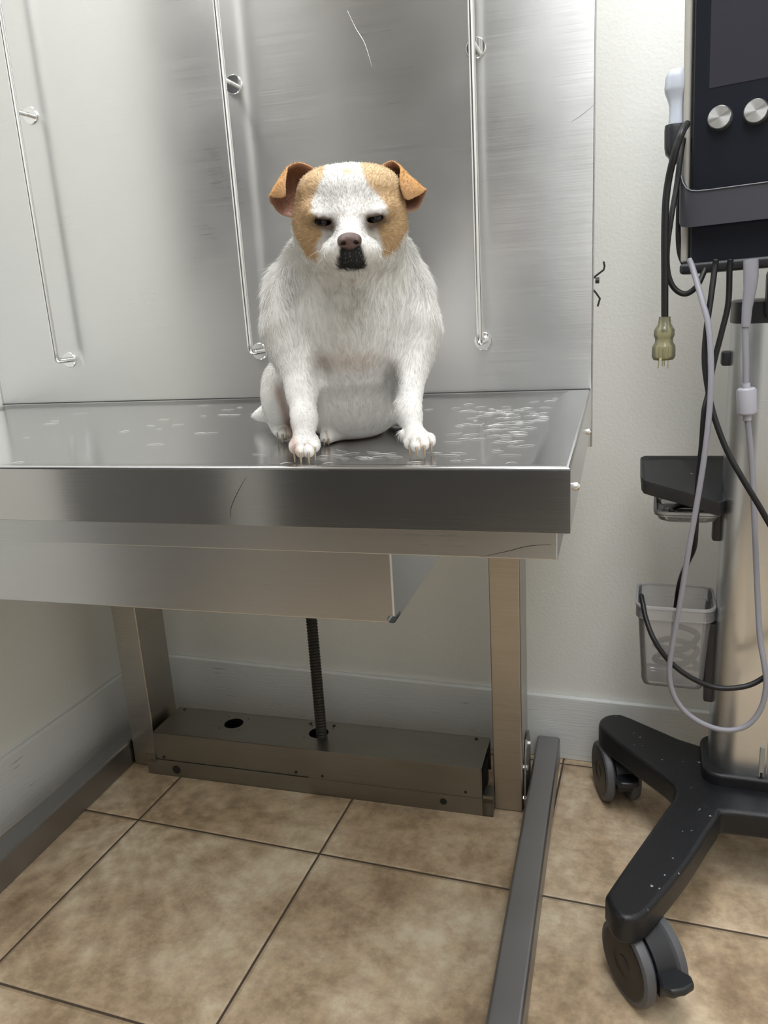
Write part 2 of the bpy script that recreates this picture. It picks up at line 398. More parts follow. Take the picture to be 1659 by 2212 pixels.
T().box((.3175, .1560, .037), (.6865, .1577, .1055), .0004).build('cover_flap', 'base', tab)
sp = T(); sp.box((-.073, .1546, 0), (.709, .1562, .038), .0005); sp.box((-.073, .1546, .0), (.709, .20, .002)); sp.box((.688, .1546, .0), (.709, .20, .040)); sp.box((.690, .1546, .03), (.709, .1562, .047)); sp.box((-.073, .1546, .03), (-.05, .1562, .050))
strip = sp.build('floor_angle', 'base', tab)
for u, z_, r in ((.0, .018, .010), (.609, .022, .007)):
    T().cyl((u, .1538, z_), (u, .157, z_), r, 24).build('plug', 'hole', strip)
for u, z_ in ((-.03, .045), (.29, .047), (.35, .046), (.655, .049)):
    T().cyl((u, .1552, z_), (u, .158, z_), .0030, 12).build('rivet_hole', 'hole', cover)
for u, v_ in ((-.03, .262), (.29, .256), (.345, .257), (.66, .262)):
    T().cyl((u, v_, .104), (u, v_, .1065), .0035, 12).build('screw', 'screw', cover)
# threaded lift screw
rg = []; zz = .01; k = 0
while zz < .70:
    rg.append((zz, .0098 if k % 2 else .0122)); zz += .0034; k += 1
ls = T(); ls.loft([[(.331+r*math.cos(2*math.pi*j/24), .216+r*math.sin(2*math.pi*j/24), z_+.0034*j/24*0) for j in range(24)] for z_, r in rg])
ls.build('lift_screw', 'screw', tab, smooth=0)
# back panel
pn = T(); pn.box((UL, VB+.0012, .754), (UR+.001, VB+.0042, 1.86), .0006); pn.box((UR-.002, VB+.0012, .754), (UR+.001, VB+.022, 1.86), .0006)
panel = pn.build('back_panel', 'panel', tab)
T().box((UL, VB-.003, ZT-.0035), (UR-.002, VB+.0016, ZT+.0008)).build('seam', 'hole', panel)
for u in (-.0745, .3235, .7205):
    y = VB-.036
    pts = [(u, VB+.001, .929), (u, y+.012, .929)]
    for k in range(1, 6):
        a = math.pi/2*k/6; pts.append((u, y+.010-.010*math.sin(a), .929+.010-.010*math.cos(a)))
    pts += [(u, y, .945), (u, y, 1.355), (u, y, 1.77)]
    bar = T().tube(pts, .0050, 16).build('tie_bar', 'chrome', tab, smooth=60)
    for z_ in (.929, 1.355):
        mb = T(); mb.cyl((u, VB+.0012, z_), (u, VB-.0022, z_), .0145, 32, bev=.0008)
        if z_ > 1: mb.cyl((u, VB-.002, z_), (u, y, z_), .0042, 16)
        mb.build('flange', 'chrome', bar)
def tp(px, py, v): # table-frame point seen at a pixel, in plane v
    c, s = math.cos(PHI), math.sin(PHI); d = pray(px, py)
    cc = (-s*CP.x+c*CP.y); dd = (-s*d.x+c*d.y); p = CP+d*((v-cc)/dd)
    return V((c*p.x+s*p.y, -s*p.x+c*p.y, p.z))
def scratch(name, pts, v, m, parent, r=.00035):
    P = spline([tp(x, y, v) for x, y in pts], 6); T().tube(P, [r*.3+r*.7*math.sin(math.pi*(i+.3)/len(P)) for i in range(len(P))], 5).build(name, m, parent, smooth=180)
# wire springs and rubber stop at the panel's edge
for P in ([(1276, 607), (1287, 596), (1304, 583), (1306, 575), (1304, 565)], [(1276, 620), (1287, 632), (1296, 645), (1291, 662)]):
    T().tube([tp(x, y, VB+.016) for x, y in P], .0015, 8).build('wire_clip', 'screw', panel)
c_ = tp(1286, 606, VB+.012)
T().cyl(c_, c_+V((.006, 0, 0)), .0045, 8).build('rubber_stop', 'hole', panel)
scratch('scratch', [(750, 22), (768, 60), (787, 92), (800, 132), (803, 146)], VB+.0011, 'chrome', panel)
scratch('scratch', [(1233, 264), (1258, 247), (1288, 222)], VB+.0011, 'foot', panel)
scratch('scratch', [(532, 1030), (514, 1062), (500, 1094), (497, 1118)], VF-.0001, 'screw', top)
scratch('scratch', [(1040, 1203), (1100, 1190), (1140, 1180), (1190, 1176)], -.4711, 'screw', tab, .0003)
# ------------------------------------------------------------------ the dog (own frame: x image right, y towards the camera, z up)
D0 = TW(.665, -.37, ZS)
DFV = V((CP.x-D0.x, CP.y-D0.y, 0)).normalized(); DXV = V((-DFV.y, DFV.x, 0))
DROT = math.atan2(DXV.y, DXV.x)
def dp(px, py, Y):
    d = pray(px, py); o = CP-D0
    t = (Y-o.dot(DFV))/d.dot(DFV); p = o+d*t
    return np.array((p.dot(DXV), Y, p.z))
# in this frame y grows towards the camera, so the frame used for the mesh is (x, -y, z)
def pxm(Y):                                  # metres per pixel at depth Y
    return float(np.linalg.norm(dp(760, 700, Y)-dp(761, 700, Y)))
def setgrid(lo, hi, h):
    global HG, LO, HI, NN, F, AX
    HG = h; LO = np.array(lo); HI = np.array(hi); NN = np.ceil((HI-LO)/HG).astype(int)+1
    F = np.full(NN, .05, np.float32); AX = [LO[i]+HG*np.arange(NN[i]) for i in range(3)]
setgrid((-.185, -.285, -.004), (.125, .120, .330), .0013)
def region(lo, hi, pad):
    a = np.clip(((np.array(lo)-pad-LO)/HG).astype(int), 0, NN-1); b = np.clip(((np.array(hi)+pad-LO)/HG).astype(int)+2, 1, NN)
    sl = tuple(slice(a[i], b[i]) for i in range(3))
    g = np.meshgrid(*[AX[i][sl[i]] for i in range(3)], indexing='ij', sparse=True)
    return sl, g
def smin(a, b, k):
    h = np.clip(.5+.5*(b-a)/k, 0, 1); return b+(a-b)*h-k*h*(1-h)
def blend(sl, d, k, sub=False):
    a = F[sl]
    F[sl] = (-smin(-a, d, k) if sub else smin(a, d, k)).astype(np.float32)
def ell_d(g, c, r, R=None):
    x, y, z = g[0]-c[0], g[1]-c[1], g[2]-c[2]
    if R is not None:
        x, y, z = [R[i][0]*x+R[i][1]*y+R[i][2]*z for i in range(3)]
    k0 = np.sqrt((x/r[0])**2+(y/r[1])**2+(z/r[2])**2)
    k1 = np.sqrt((x/r[0]**2)**2+(y/r[1]**2)**2+(z/r[2]**2)**2)+1e-9
    return k0*(k0-1)/k1
def ell(c, r, k=.02, sub=False, R=None):
    c = np.array(c); r = np.array(r); m_ = r if R is None else np.array([max(r)]*3)
    sl, g = region(c-m_, c+m_, k*1.3+.004); blend(sl, ell_d(g, c, r, R), k, sub)
def cap(a, b, ra, rb, k=.01, sub=False):
    a, b = np.array(a), np.array(b); mr = max(ra, rb)
    sl, g = region(np.minimum(a, b)-mr, np.maximum(a, b)+mr, k*1.3+.004)
    ba = b-a; L2 = ba@ba
    x, y, z = g[0]-a[0], g[1]-a[1], g[2]-a[2]
    t = np.clip((x*ba[0]+y*ba[1]+z*ba[2])/L2, 0, 1)
    d = np.sqrt((x-t*ba[0])**2+(y-t*ba[1])**2+(z-t*ba[2])**2)-(ra+(rb-ra)*t)
    blend(sl, d, k, sub)
def chain(pts, k=.01):                       # pts: (px, py, Y, r)
    q = [(dp(a, b, Y), r) for a, b, Y, r in pts]
    for (a, ra), (b, rb) in zip(q[:-1], q[1:]): cap(a, b, ra, rb, k)
def pe(px, py, Y, rx, ry, rz, k=.02, sub=False, R=None): ell(dp(px, py, Y), (rx, ry, rz), k, sub, R)
# torso
pe(755, 700, -.065, .079, .072, .082, .03)            # chest
pe(752, 780, -.095, .077, .085, .080, .03)
pe(758, 860, -.105, .064, .080, .050, .025)           # belly
pe(748, 845, -.175, .078, .080, .060, .03)            # rump
pe(757, 612, -.060, .070, .066, .060, .03)            # neck
pe(757, 560, -.040, .066, .056, .050, .025)
pe(616, 690, -.052, .022, .045, .055, .02); pe(896, 690, -.052, .024, .045, .055, .02)   # shoulders
pe(757, 700, -.028, .050, .045, .050, .025)           # breast
pe(752, 752, -.020, .034, .030, .020, .018)
# haunches, hind feet, tail
pe(606, 855, -.125, .023, .062, .042, .014)
pe(872, 850, -.135, .022, .062, .042, .014)
chain([(590, 890, -.125, .012), (606, 925, -.100, .009), (612, 937, -.088, .008)], .008)
chain([(590, 885, -.19, .013), (578, 893, -.205, .0105), (560, 897, -.212, .0055), (545, 899, -.216, .0012)], .010)
chain([(735, 930, -.075, .010), (708, 943, -.045, .0085)], .008)
# forelegs
chain([(630, 715, -.036, .032), (645, 770, -.022, .0220), (652, 815, -.006, .0150), (652, 855, .010, .0118), (657, 905, .030, .0098), (657, 938, .040, .0102)], .018)
chain([(888, 715, -.036, .032), (882, 775, -.020, .0205), (880, 818, -.004, .0145), (880, 855, .012, .0112), (883, 892, .030, .0094), (893, 930, .044, .0098)], .018)
pe(757, 812, -.055, .060, .050, .012, .015)
# hollows: armpits and belly sides
pe(692, 800, .012, .006, .020, .012, .012, True); pe(848, 822, .008, .005, .020, .014, .012, True)
pe(846, 880, -.02, .006, .03, .03, .012, True)
# front paws
pe(657, 962, .046, .0150, .0145, .0105, .008); pe(904, 950, .052, .0142, .0145, .0100, .008)
PAWS = []
def paw(toes, k=.0022):
    for (x, y, Y, r) in toes:
        c = dp(x, y, Y); c[2] = max(c[2], r*.92)
        cap(c+np.array((0, -.008, .003)), c, r*.95, r, k); PAWS.append((c, r))
paw([(636, 968, .050, .0056), (650, 976, .060, .0060), (667, 976, .062, .0060), (680, 966, .055, .0055)])
paw([(884, 959, .056, .0056), (899, 964, .064, .0060), (915, 961, .063, .0059), (930, 954, .054, .0055)])
paw([(600, 934, -.082, .0052), (611, 938, -.076, .0055), (622, 938, -.078, .0052)])
paw([(700, 947, -.038, .0046), (710, 946, -.040, .0048)])
ell(dp(683, 950, .040), (.003, .004, .0045), .003); ell(dp(868, 938, .045), (.003, .004, .0045), .003)   # dewclaws
# head
HDY = .012
pe(757, 448, HDY-.012, .0535, .050, .0400, .012)       # skull
pe(757, 416, HDY+.000, .049, .040, .022, .012)
pe(700, 408, HDY-.006, .022, .030, .016, .012); pe(808, 405, HDY-.006, .022, .030, .016, .012)   # temples
pe(688, 497, HDY-.004, .0260, .034, .029, .016); pe(824, 492, HDY-.004, .0260, .034, .029, .016)   # cheeks
pe(706, 535, HDY-.006, .022, .030, .020, .016); pe(808, 530, HDY-.006, .022, .030, .020, .016)
pe(757, 545, HDY-.010, .040, .035, .022, .015)
pe(757, 470, HDY+.020, .036, .026, .022, .012)         # forehead stop
pe(690, 455, HDY+.024, .015, .013, .0085, .010); pe(820, 448, HDY+.024, .015, .013, .0085, .010)   # brows
cap(dp(757, 488, HDY+.036), dp(756, 522, HDY+.062), .0150, .0135, .012)   # bridge
pe(731, 545, HDY+.050, .0160, .022, .0135, .009); pe(785, 544, HDY+.050, .0160, .022, .0135, .009)  # lips
pe(758, 563, HDY+.050, .0170, .021, .0090, .007)       # chin
cap(dp(756, 530, HDY+.066), dp(756, 560, HDY+.069), .0100, .0080, .008)
cap(dp(757, 552, HDY+.0800), dp(757, 570, HDY+.0775), .0009, .0009, .0015, True)
for a, b in (((757, 570), (738, 573)), ((757, 570), (777, 572)), ((738, 573), (722, 569)), ((777, 572), (793, 568))):
    ya = HDY+(.0760 if a[0] == 757 else .0725); yb = HDY+(.0725 if abs(b[0]-757) < 25 else .064)
    cap(dp(a[0], a[1], ya), dp(b[0], b[1], yb), .0011, .0011, .0025, True)
# eye slits in heavy lids
def fval(p):
    i = np.round((p-LO)/HG).astype(int); return F[tuple(np.clip(i, 0, NN-1))]
def surfY(px, py, y0=.11):
    Y = y0
    while Y > -.1 and fval(dp(px, py, Y)) > 0: Y -= .0004
    return Y
EYES = []
def rotz(a): c, s = math.cos(a), math.sin(a); return [(c, 0, s), (0, 1, 0), (-s, 0, c)]
for (x, y), a in zip(((697, 479), (811, 472)), (.13, -.16)):
    Y = surfY(x, y); sg = 1 if a > 0 else -1
    ell(dp(x, y, Y-.0045), (.0125, .0068, .0085), .006, False, rotz(-a))
    ell(dp(x+sg*2, y-13, Y-.002), (.0135, .0058, .0030), .005, False, rotz(-a*1.6))
    Y = surfY(x, y); EYES.append((x, y, Y))
    ell(dp(x, y, Y), (.0088, .010, .0034), .0014, True, rotz(-a))
    cap(dp(x-9, y-8-sg*1, Y+.001), dp(x+9, y-8+sg*1, Y+.001), .0014, .0014, .003)
# seat everything on the table
zg = AX[2][None, None, :]
F = np.maximum(F, -(zg-.0002)).astype(np.float32)
def surfnet(F):
    s = F < 0
    c = [s[i:s.shape[0]-1+i, j:s.shape[1]-1+j, k:s.shape[2]-1+k] for i in (0, 1) for j in (0, 1) for k in (0, 1)]
    cnt = np.zeros(c[0].shape, np.int8)
    for q in c: cnt += q
    act = np.argwhere((cnt > 0) & (cnt < 8)); n = len(act)
    idx = np.full(cnt.shape, -1, np.int32); idx[tuple(act.T)] = np.arange(n)
    acc = np.zeros((n, 3)); num = np.zeros(n)
    cs = np.array([(i, j, k) for i in (0, 1) for j in (0, 1) for k in (0, 1)])
    val = np.stack([F[tuple((act+q).T)] for q in cs], 1)
    for a in range(8):
        for b in range(a+1, 8):
            if np.abs(cs[a]-cs[b]).sum() != 1: continue
            va, vb = val[:, a], val[:, b]; mk = (va < 0) != (vb < 0)
            t = np.where(mk, va/(va-vb+1e-12), 0)
            p = cs[a]+(cs[b]-cs[a])*t[:, None]
            acc[mk] += p[mk]; num[mk] += 1
    ver = (act+acc/num[:, None])*HG+LO
    faces = []
    for ax in range(3):
        A = [slice(None)]*3; B = [slice(None)]*3; A[ax] = slice(0, -1); B[ax] = slice(1, None)
        sa, sb = s[tuple(A)], s[tuple(B)]
        e_ = np.argwhere(sa != sb); u, v = [(1, 2), (2, 0), (0, 1)][ax]
        e_ = e_[(e_[:, u] > 0) & (e_[:, v] > 0) & (e_[:, u] < F.shape[u]-1) & (e_[:, v] < F.shape[v]-1)]
        du = np.zeros(3, int); du[u] = 1; dv = np.zeros(3, int); dv[v] = 1
        q = np.stack([idx[tuple((e_-o).T)] for o in (du*0, du, du+dv, dv)], 1)
        fl = sb[tuple(e_.T)]
        q[~fl] = q[~fl][:, ::-1]
        faces.append(q[:, ::-1] if True else q)
    return ver, np.concatenate(faces)
ver, fac = surfnet(F)
# ears: folded sheets, sampled from control nets (px, py, depth)
def net(P, nu=22, nv=22):
    P = np.array([[dp(x, y, HDY+Y) for x, y, Y in row] for row in P])
    def cr(P, n):
        Q = np.concatenate([2*P[:1]-P[1:2], P, 2*P[-1:]-P[-2:-1]]); out = []
        for s_ in np.linspace(0, len(P)-1-1e-6, n):
            i = int(s_); t = s_-i; a, b, c, d = Q[i:i+4]
            out.append(.5*((2*b)+(c-a)*t+(2*a-5*b+4*c-d)*t*t+(3*b-a-3*c+d)*t**3))
        return np.array(out)
    P = cr(P, nu); return np.swapaxes(cr(np.swapaxes(P, 0, 1), nv), 0, 1)
Z1 = lambda pts: [(530+x/3.77, 320+y/3.77, d) for x, y, d in pts]
earL = [Z1([(590, 215, .002), (540, 300, -.004), (500, 400, -.004), (420, 560, .004)]),
        Z1([(545, 158, .002), (440, 270, -.022), (380, 420, -.020), (340, 555, .0)]),
        Z1([(440, 120, .000), (360, 230, -.020), (300, 400, -.016), (270, 520, -.002)]),
        Z1([(352, 150, .004), (285, 250, -.004), (235, 345, -.004), (212, 440, -.002)]),
        Z1([(338, 190, .013), (285, 275, .013), (235, 345, .011), (198, 392, .006)]),
        Z1([(328, 280, .018), (300, 325, .018), (270, 365, .016), (235, 402, .012)]),
        Z1([(330, 385, .018), (322, 392, .018), (312, 397, .018), (300, 402, .017)])]
earR = [Z1([(1055, 210, .002), (1130, 290, -.004), (1180, 390, -.004), (1285, 530, .004)]),
        Z1([(1100, 150, .002), (1200, 260, -.022), (1260, 400, -.020), (1330, 520, .0)]),
        Z1([(1190, 105, .000), (1275, 230, -.020), (1350, 370, -.016), (1405, 490, -.002)]),
        Z1([(1250, 140, .004), (1330, 235, -.004), (1400, 300, -.004), (1450, 400, -.002)]),
        Z1([(1262, 175, .013), (1335, 240, .013), (1405, 300, .011), (1473, 342, .006)]),
        Z1([(1256, 290, .018), (1300, 320, .019), (1360, 350, .017), (1420, 380, .012)]),
        Z1([(1292, 408, .018), (1303, 415, .018), (1318, 420, .018), (1335, 420, .017)])]
earmask = []
for E_, sgn in ((earL, 1), (earR, -1)):
    G_ = net(E_); nu, nv = G_.shape[:2]
    du = np.gradient(G_, axis=0); dv = np.gradient(G_, axis=1); nr = np.cross(du, dv); nr /= np.linalg.norm(nr, axis=2)[..., None]+1e-12
    th = np.full((nu, nv), .0011); th[-1] *= .4; th[:, 0] *= .5; th[:, -1] *= .5; th[0] *= 1.6
    a = (G_+nr*th[..., None]).reshape(-1, 3); b = (G_-nr*th[..., None]).reshape(-1, 3)
    base = len(ver); I = np.arange(nu*nv).reshape(nu, nv)+base
    q1 = np.stack([I[:-1, :-1], I[1:, :-1], I[1:, 1:], I[:-1, 1:]], -1).reshape(-1, 4)
    q2 = q1[:, ::-1]+nu*nv
    rim = np.concatenate([I[0, :], I[1:, -1], I[-1, -2::-1], I[-2:0:-1, 0]]); rn = np.roll(rim, -1)
    q3 = np.stack([rn, rim, rim+nu*nv, rn+nu*nv], 1)
    q = np.concatenate([q1, q2, q3])
    if sgn < 0: q = q[:, ::-1]
    nver = len(ver); ver = np.concatenate([ver, a, b]); fac = np.concatenate([fac, q])
    uu = np.repeat(np.linspace(0, 1, nu), nv)
    earmask.append((base, nu*nv, uu, nr[2:8].reshape(-1, 3)[:, 1].mean() > 0))
# coat colours: white, tan patches, dark muzzle and eye rims, pinkish bare skin
def toimg(P):                                # nominal picture coordinates of a point of the body (only to place the coat patches)
    wp = np.array(D0)+P[:, :1]*np.array(DXV)+P[:, 1:2]*np.array(DFV)+P[:, 2:]*np.array((0, 0, 1)); d = wp-np.array(CP)
    z = d@np.array(fw); return 829.5+FPX*(d@np.array(CR))/z, 1106-FPX*(d@np.array(CU))/z
def sst(x, a, b): t = np.clip((x-a)/(b-a), 0, 1); return t*t*(3-2*t)
rngN = np.random.default_rng(3)
def vnoise(P, f):                            # cheap smooth noise
    q = P*f; return (np.sin(q[:, 0]*1.7+q[:, 1]*1.1+.3)+np.sin(q[:, 1]*1.9-q[:, 2]*1.3+1.1)+np.sin(q[:, 2]*2.1+q[:, 0]*.9+2.2))/3
def coat(P):
    X, Y_ = toimg(P); n = vnoise(P, 420)*2.5+vnoise(P, 150)*2
    zx, zy = (X-530)*3.77+n*2.5, (Y_-320)*3.77+n*2.5
    c = np.tile(np.array((.66, .65, .625)), (len(P), 1))
    def mixc(col, m_): c[:] = c*(1-m_[:, None])+np.array(col)*m_[:, None]
    head = sst(606-Y_, 0, 8)*sst(P[:, 1], -.075, -.055)
    # tan on both sides of a white blaze
    ys = np.array((150, 230, 330, 430, 520, 600, 700, 800, 880, 930, 1000.))
    lx = np.array((660, 650, 600, 560, 545, 640, 640, 590, 600, 560, 380.))
    rx = np.array((930, 950, 1010, 1110, 1150, 1060, 1070, 1110, 1100, 1150, 1330.))
    lb = np.interp(zy, ys, lx); rb = np.interp(zy, ys, rx)
    tan = np.maximum(sst(lb-zx, -10, 35), sst(zx-rb, -10, 35))*sst(950-zy+ (np.abs(zx-850)-300)*-.25, -15, 40)
    # lower tan edge follows the jaw
    jl = np.interp(zx, (380, 420, 480, 560, 620), (640, 740, 860, 925, 930)); jr = np.interp(zx, (1090, 1180, 1250, 1300), (905, 880, 800, 690))
    jaw = np.where(zx < 850, jl, jr)
    tan = tan*sst(jaw-zy, -15, 30)*head
    mixc((.47, .31, .155), tan*.93)
    mixc((.60, .46, .29), tan*sst(330-zy, -60, 120)*.55)
    spot = np.exp(-((zx-835)/45)**2-((zy-195)/22)**2)*head; mixc((.66, .49, .28), np.clip(spot*1.2, 0, .7))
    # eye rims
    for ex, ey, a, b in ((632, 600, 105, 62), (1060, 578, 105, 66)):
        m_ = np.exp(-(((zx-ex)/a)**2+((zy-ey)/b)**2)**1.5)*head; mixc((.045, .026, .016), np.clip(m_*1.2, 0, .95))
    for ex, ey in ((688, 645), (1032, 640)):
        m_ = np.exp(-((zx-ex)/70)**2-((zy-ey)/45)**2)*head; mixc((.085, .05, .03), np.clip(m_*1.0, 0, .85))
    mixc((.34, .29, .25), np.clip(np.exp(-((zx-850)/190)**2-((zy-545)/28)**2)*.45*head, 0, .5))
    # dark muzzle
    wm = np.interp(zy, (740, 790, 830, 880, 920, 950, 975, 990, 1002), (70, 85, 100, 116, 130, 132, 108, 66, 10))
    mz = sst(wm-np.abs(zx-862), -14, 22)*sst(zy, 740, 800)*sst(992-zy, -4, 16)*head*sst(P[:, 1], .035, .05)
    mixc((.005, .005, .0055), mz*.985)
    sp_ = sst(vnoise(P, 1500), .45, .8)*sst(170-np.abs(zx-862), 0, 60)*sst(zy, 780, 850)*sst(960-zy, 0, 40)*head*sst(P[:, 1], .03, .05); mixc((.25, .23, .22), sp_*.5)
    # pinkish thin coat on breast, groin, belly
    mixc((.52, .40, .34), np.exp(-((X-755)/70)**2-((Y_-778)/22)**2)*.55)
    mixc((.45, .30, .25), np.exp(-((X-612-(Y_-880)*.28)/9)**2)*sst(Y_, 820, 850)*sst(P[:, 1], -.2, -.1)*(X < 645)*.75)
    mixc((.60, .55, .50), np.exp(-((X-755)/80)**2-((Y_-880)/60)**2)*.35)
    mixc((.45, .28, .24), np.exp(-((zx-885)/22)**2-((zy-1085)/28)**2)*.6)
    # tan patch on the flank behind the shoulder
    fl = sst(-.083-P[:, 0]+(P[:, 1]+.08)*.0, 0, .004)*sst(-P[:, 1], .075, .09)*sst(P[:, 2], .12, .13)*sst(.215-P[:, 2], 0, .01)
    mixc((.55, .36, .17), fl)
    # brown creases between the toes
    dd = np.sort(np.stack([np.linalg.norm(P-c_-np.array((0, 0, .001)), axis=1) for c_, r_ in PAWS], 1), 1)
    mixc((.36, .25, .17), np.exp(-((dd[:, 1]-dd[:, 0])/.0011)**2)*sst(.0105-dd[:, 0], 0, .003)*.75)
    # toes and under the feet
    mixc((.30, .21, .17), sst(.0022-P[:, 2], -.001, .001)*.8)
    return np.clip(c, 0, 1)
colv = coat(ver)
for base, n_, uu, sgn in earmask:
    A = slice(base, base+n_); B = slice(base+n_, base+2*n_)
    P_ = ver[A]; nz = vnoise(P_, 300)*.06
    out = np.array((.50, .27, .10))+nz[:, None]*.5; inn = np.array((.30, .155, .115))
    tipc = np.array((.58, .40, .25))
    t = sst(uu, .55, .95)[:, None]
    outer = out*(1-t*.45)+tipc*t*.45
    up = sst(P_[:, 2], .24, .275)[:, None]
    inner = inn*(1-.35*up)+np.array((.42, .23, .11))*.35*up
    dn = sst(.243-P_[:, 2], -.008, .006)[:, None]; inner = inner*(1-dn)+np.array((.50, .36, .29))*dn
    colv[A] = inner if sgn else outer; colv[B] = outer if sgn else inner
dog = tag(empty('dog', D0, DROT), 'small stout white and tan short-haired dog sitting on the steel tabletop, squinting', 'dog')
def attrmat(name, attr, rough, spec, hair=False):
    m, nt, b = mat(name); at_ = N(nt, 'ShaderNodeAttribute'); at_.attribute_name = attr
    L(nt, at_.outputs['Color'], b.inputs['Base Color']); b.inputs['Roughness'].default_value = rough; b.inputs['Specular IOR Level'].default_value = spec
    return m
M['coat'] = attrmat('dog_skin_and_coat', 'coat', .75, .15)
M['fur'] = attrmat('dog_fur_strands', 'coat', .6, .12)
M['nose'] = simple('brown_nose_leather', (.085, .046, .040), .32, bump=.4, bscale=1600)
M['eye'] = simple('dark_wet_eye', (.006, .004, .003), .12, spec=.35)
M['claw'] = simple('horn_claw', (.30, .23, .15), .4)
M['whisker'] = simple('white_whisker', (.8, .79, .76), .5)
FL = np.array((1, -1, 1))
def rawmesh(name, v_, f_, m, parent, col=None, off=(0, 0, 0)):
    me = bpy.data.meshes.new(name); me.from_pydata((np.asarray(v_)*FL-np.array(off)).tolist(), [], np.asarray(f_).tolist()); me.update()
    b_ = bmesh.new(); b_.from_mesh(me); bmesh.ops.recalc_face_normals(b_, faces=b_.faces); b_.to_mesh(me); b_.free()
    if col is not None:
        a_ = me.color_attributes.new('coat', 'FLOAT_COLOR', 'POINT'); a_.data.foreach_set('color', np.concatenate([col, np.ones((len(col), 1))], 1).astype(np.float32).ravel())
    me.shade_smooth(); me.materials.append(m)
    o = bpy.data.objects.new(name, me); COL.objects.link(o); o.parent = parent; o.location = off; return o
body = rawmesh('body', ver, fac, M['coat'], dog, colv)
# eyes
for (x, y, Y) in EYES:
    c = dp(x, y, Y-.0112); mb = MB(); t = bmesh.new(); bmesh.ops.create_uvsphere(t, u_segments=32, v_segments=20, radius=.0098)
    mb.add(t); o = mb.build('eye', 'eye', dog, smooth=180); o.location = c*FL
# nose leather
nc = dp(755, 520, HDY+.0745)
setgrid(nc-np.array((.018, .018, .016)), nc+np.array((.018, .018, .016)), .0006)
ell(nc+np.array((0, -.002, .001)), (.0112, .0095, .0066), .003)
ell(nc+np.array((0, -.001, -.004)), (.0060, .0075, .0050), .004)
for s_ in (-1, 1):
    ell(nc+np.array((s_*.0062, .0010, -.0012)), (.0045, .0060, .0046), .003)
for s_ in (-1, 1):
    cap(nc+np.array((s_*.0042, .009, -.0030)), nc+np.array((s_*.0062, .004, -.0020)), .0015, .0020, .0012, True)
    cap(nc+np.array((s_*.0066, .007, -.0030)), nc+np.array((s_*.0100, .003, -.0032)), .0007, .0007, .001, True)
cap(nc+np.array((0, .0085, -.001)), nc+np.array((0, .0085, -.012)), .0006, .0006, .0012, True)
nv_, nf_ = surfnet(F)
rawmesh('nose', nv_, nf_, M['nose'], dog, None)
# claws
for c, r in PAWS:
    big = r > .0054; l_ = .0045 if big else .003
    a = c+np.array((0, r*.72, -r*.05)); b = c+np.array((0, r*.95+l_*.25, -r*.30)); e_ = np.array((c[0], c[1]+r*.95+l_*.55, .0010))
    mb = MB(tuple(a*FL)); pts = spline([V(a*FL), V(b*FL), V(e_*FL)], 4); n_ = len(pts)
    mb.tube(pts, [(.0019 if big else .0013)*(1-.65*(i/(n_-1))**1.5) for i in range(n_)], 8); o = mb.build('claw', 'claw', dog, smooth=180); o.location = a*FL
# whiskers
for (x0, y0, x1, y1, x2, y2) in ((706, 540, 682, 545, 664, 557), (703, 553, 690, 566, 681, 578), (708, 560, 699, 570, 694, 584), (806, 540, 826, 538, 850, 547), (812, 548, 824, 556, 834, 566), (806, 556, 816, 565, 822, 574)):
    pts = [dp(x0, y0, HDY+.052), dp(x1, y1, HDY+.058), dp(x2, y2, HDY+.056)]
    mb = MB(tuple(pts[0]*FL)); P_ = spline([V(p*FL) for p in pts], 5); mb.tube(P_, [.00013*(1-.6*i/(len(P_)-1)) for i in range(len(P_))], 5); o = mb.build('whisker', 'whisker', dog, smooth=180); o.location = pts[0]*FL
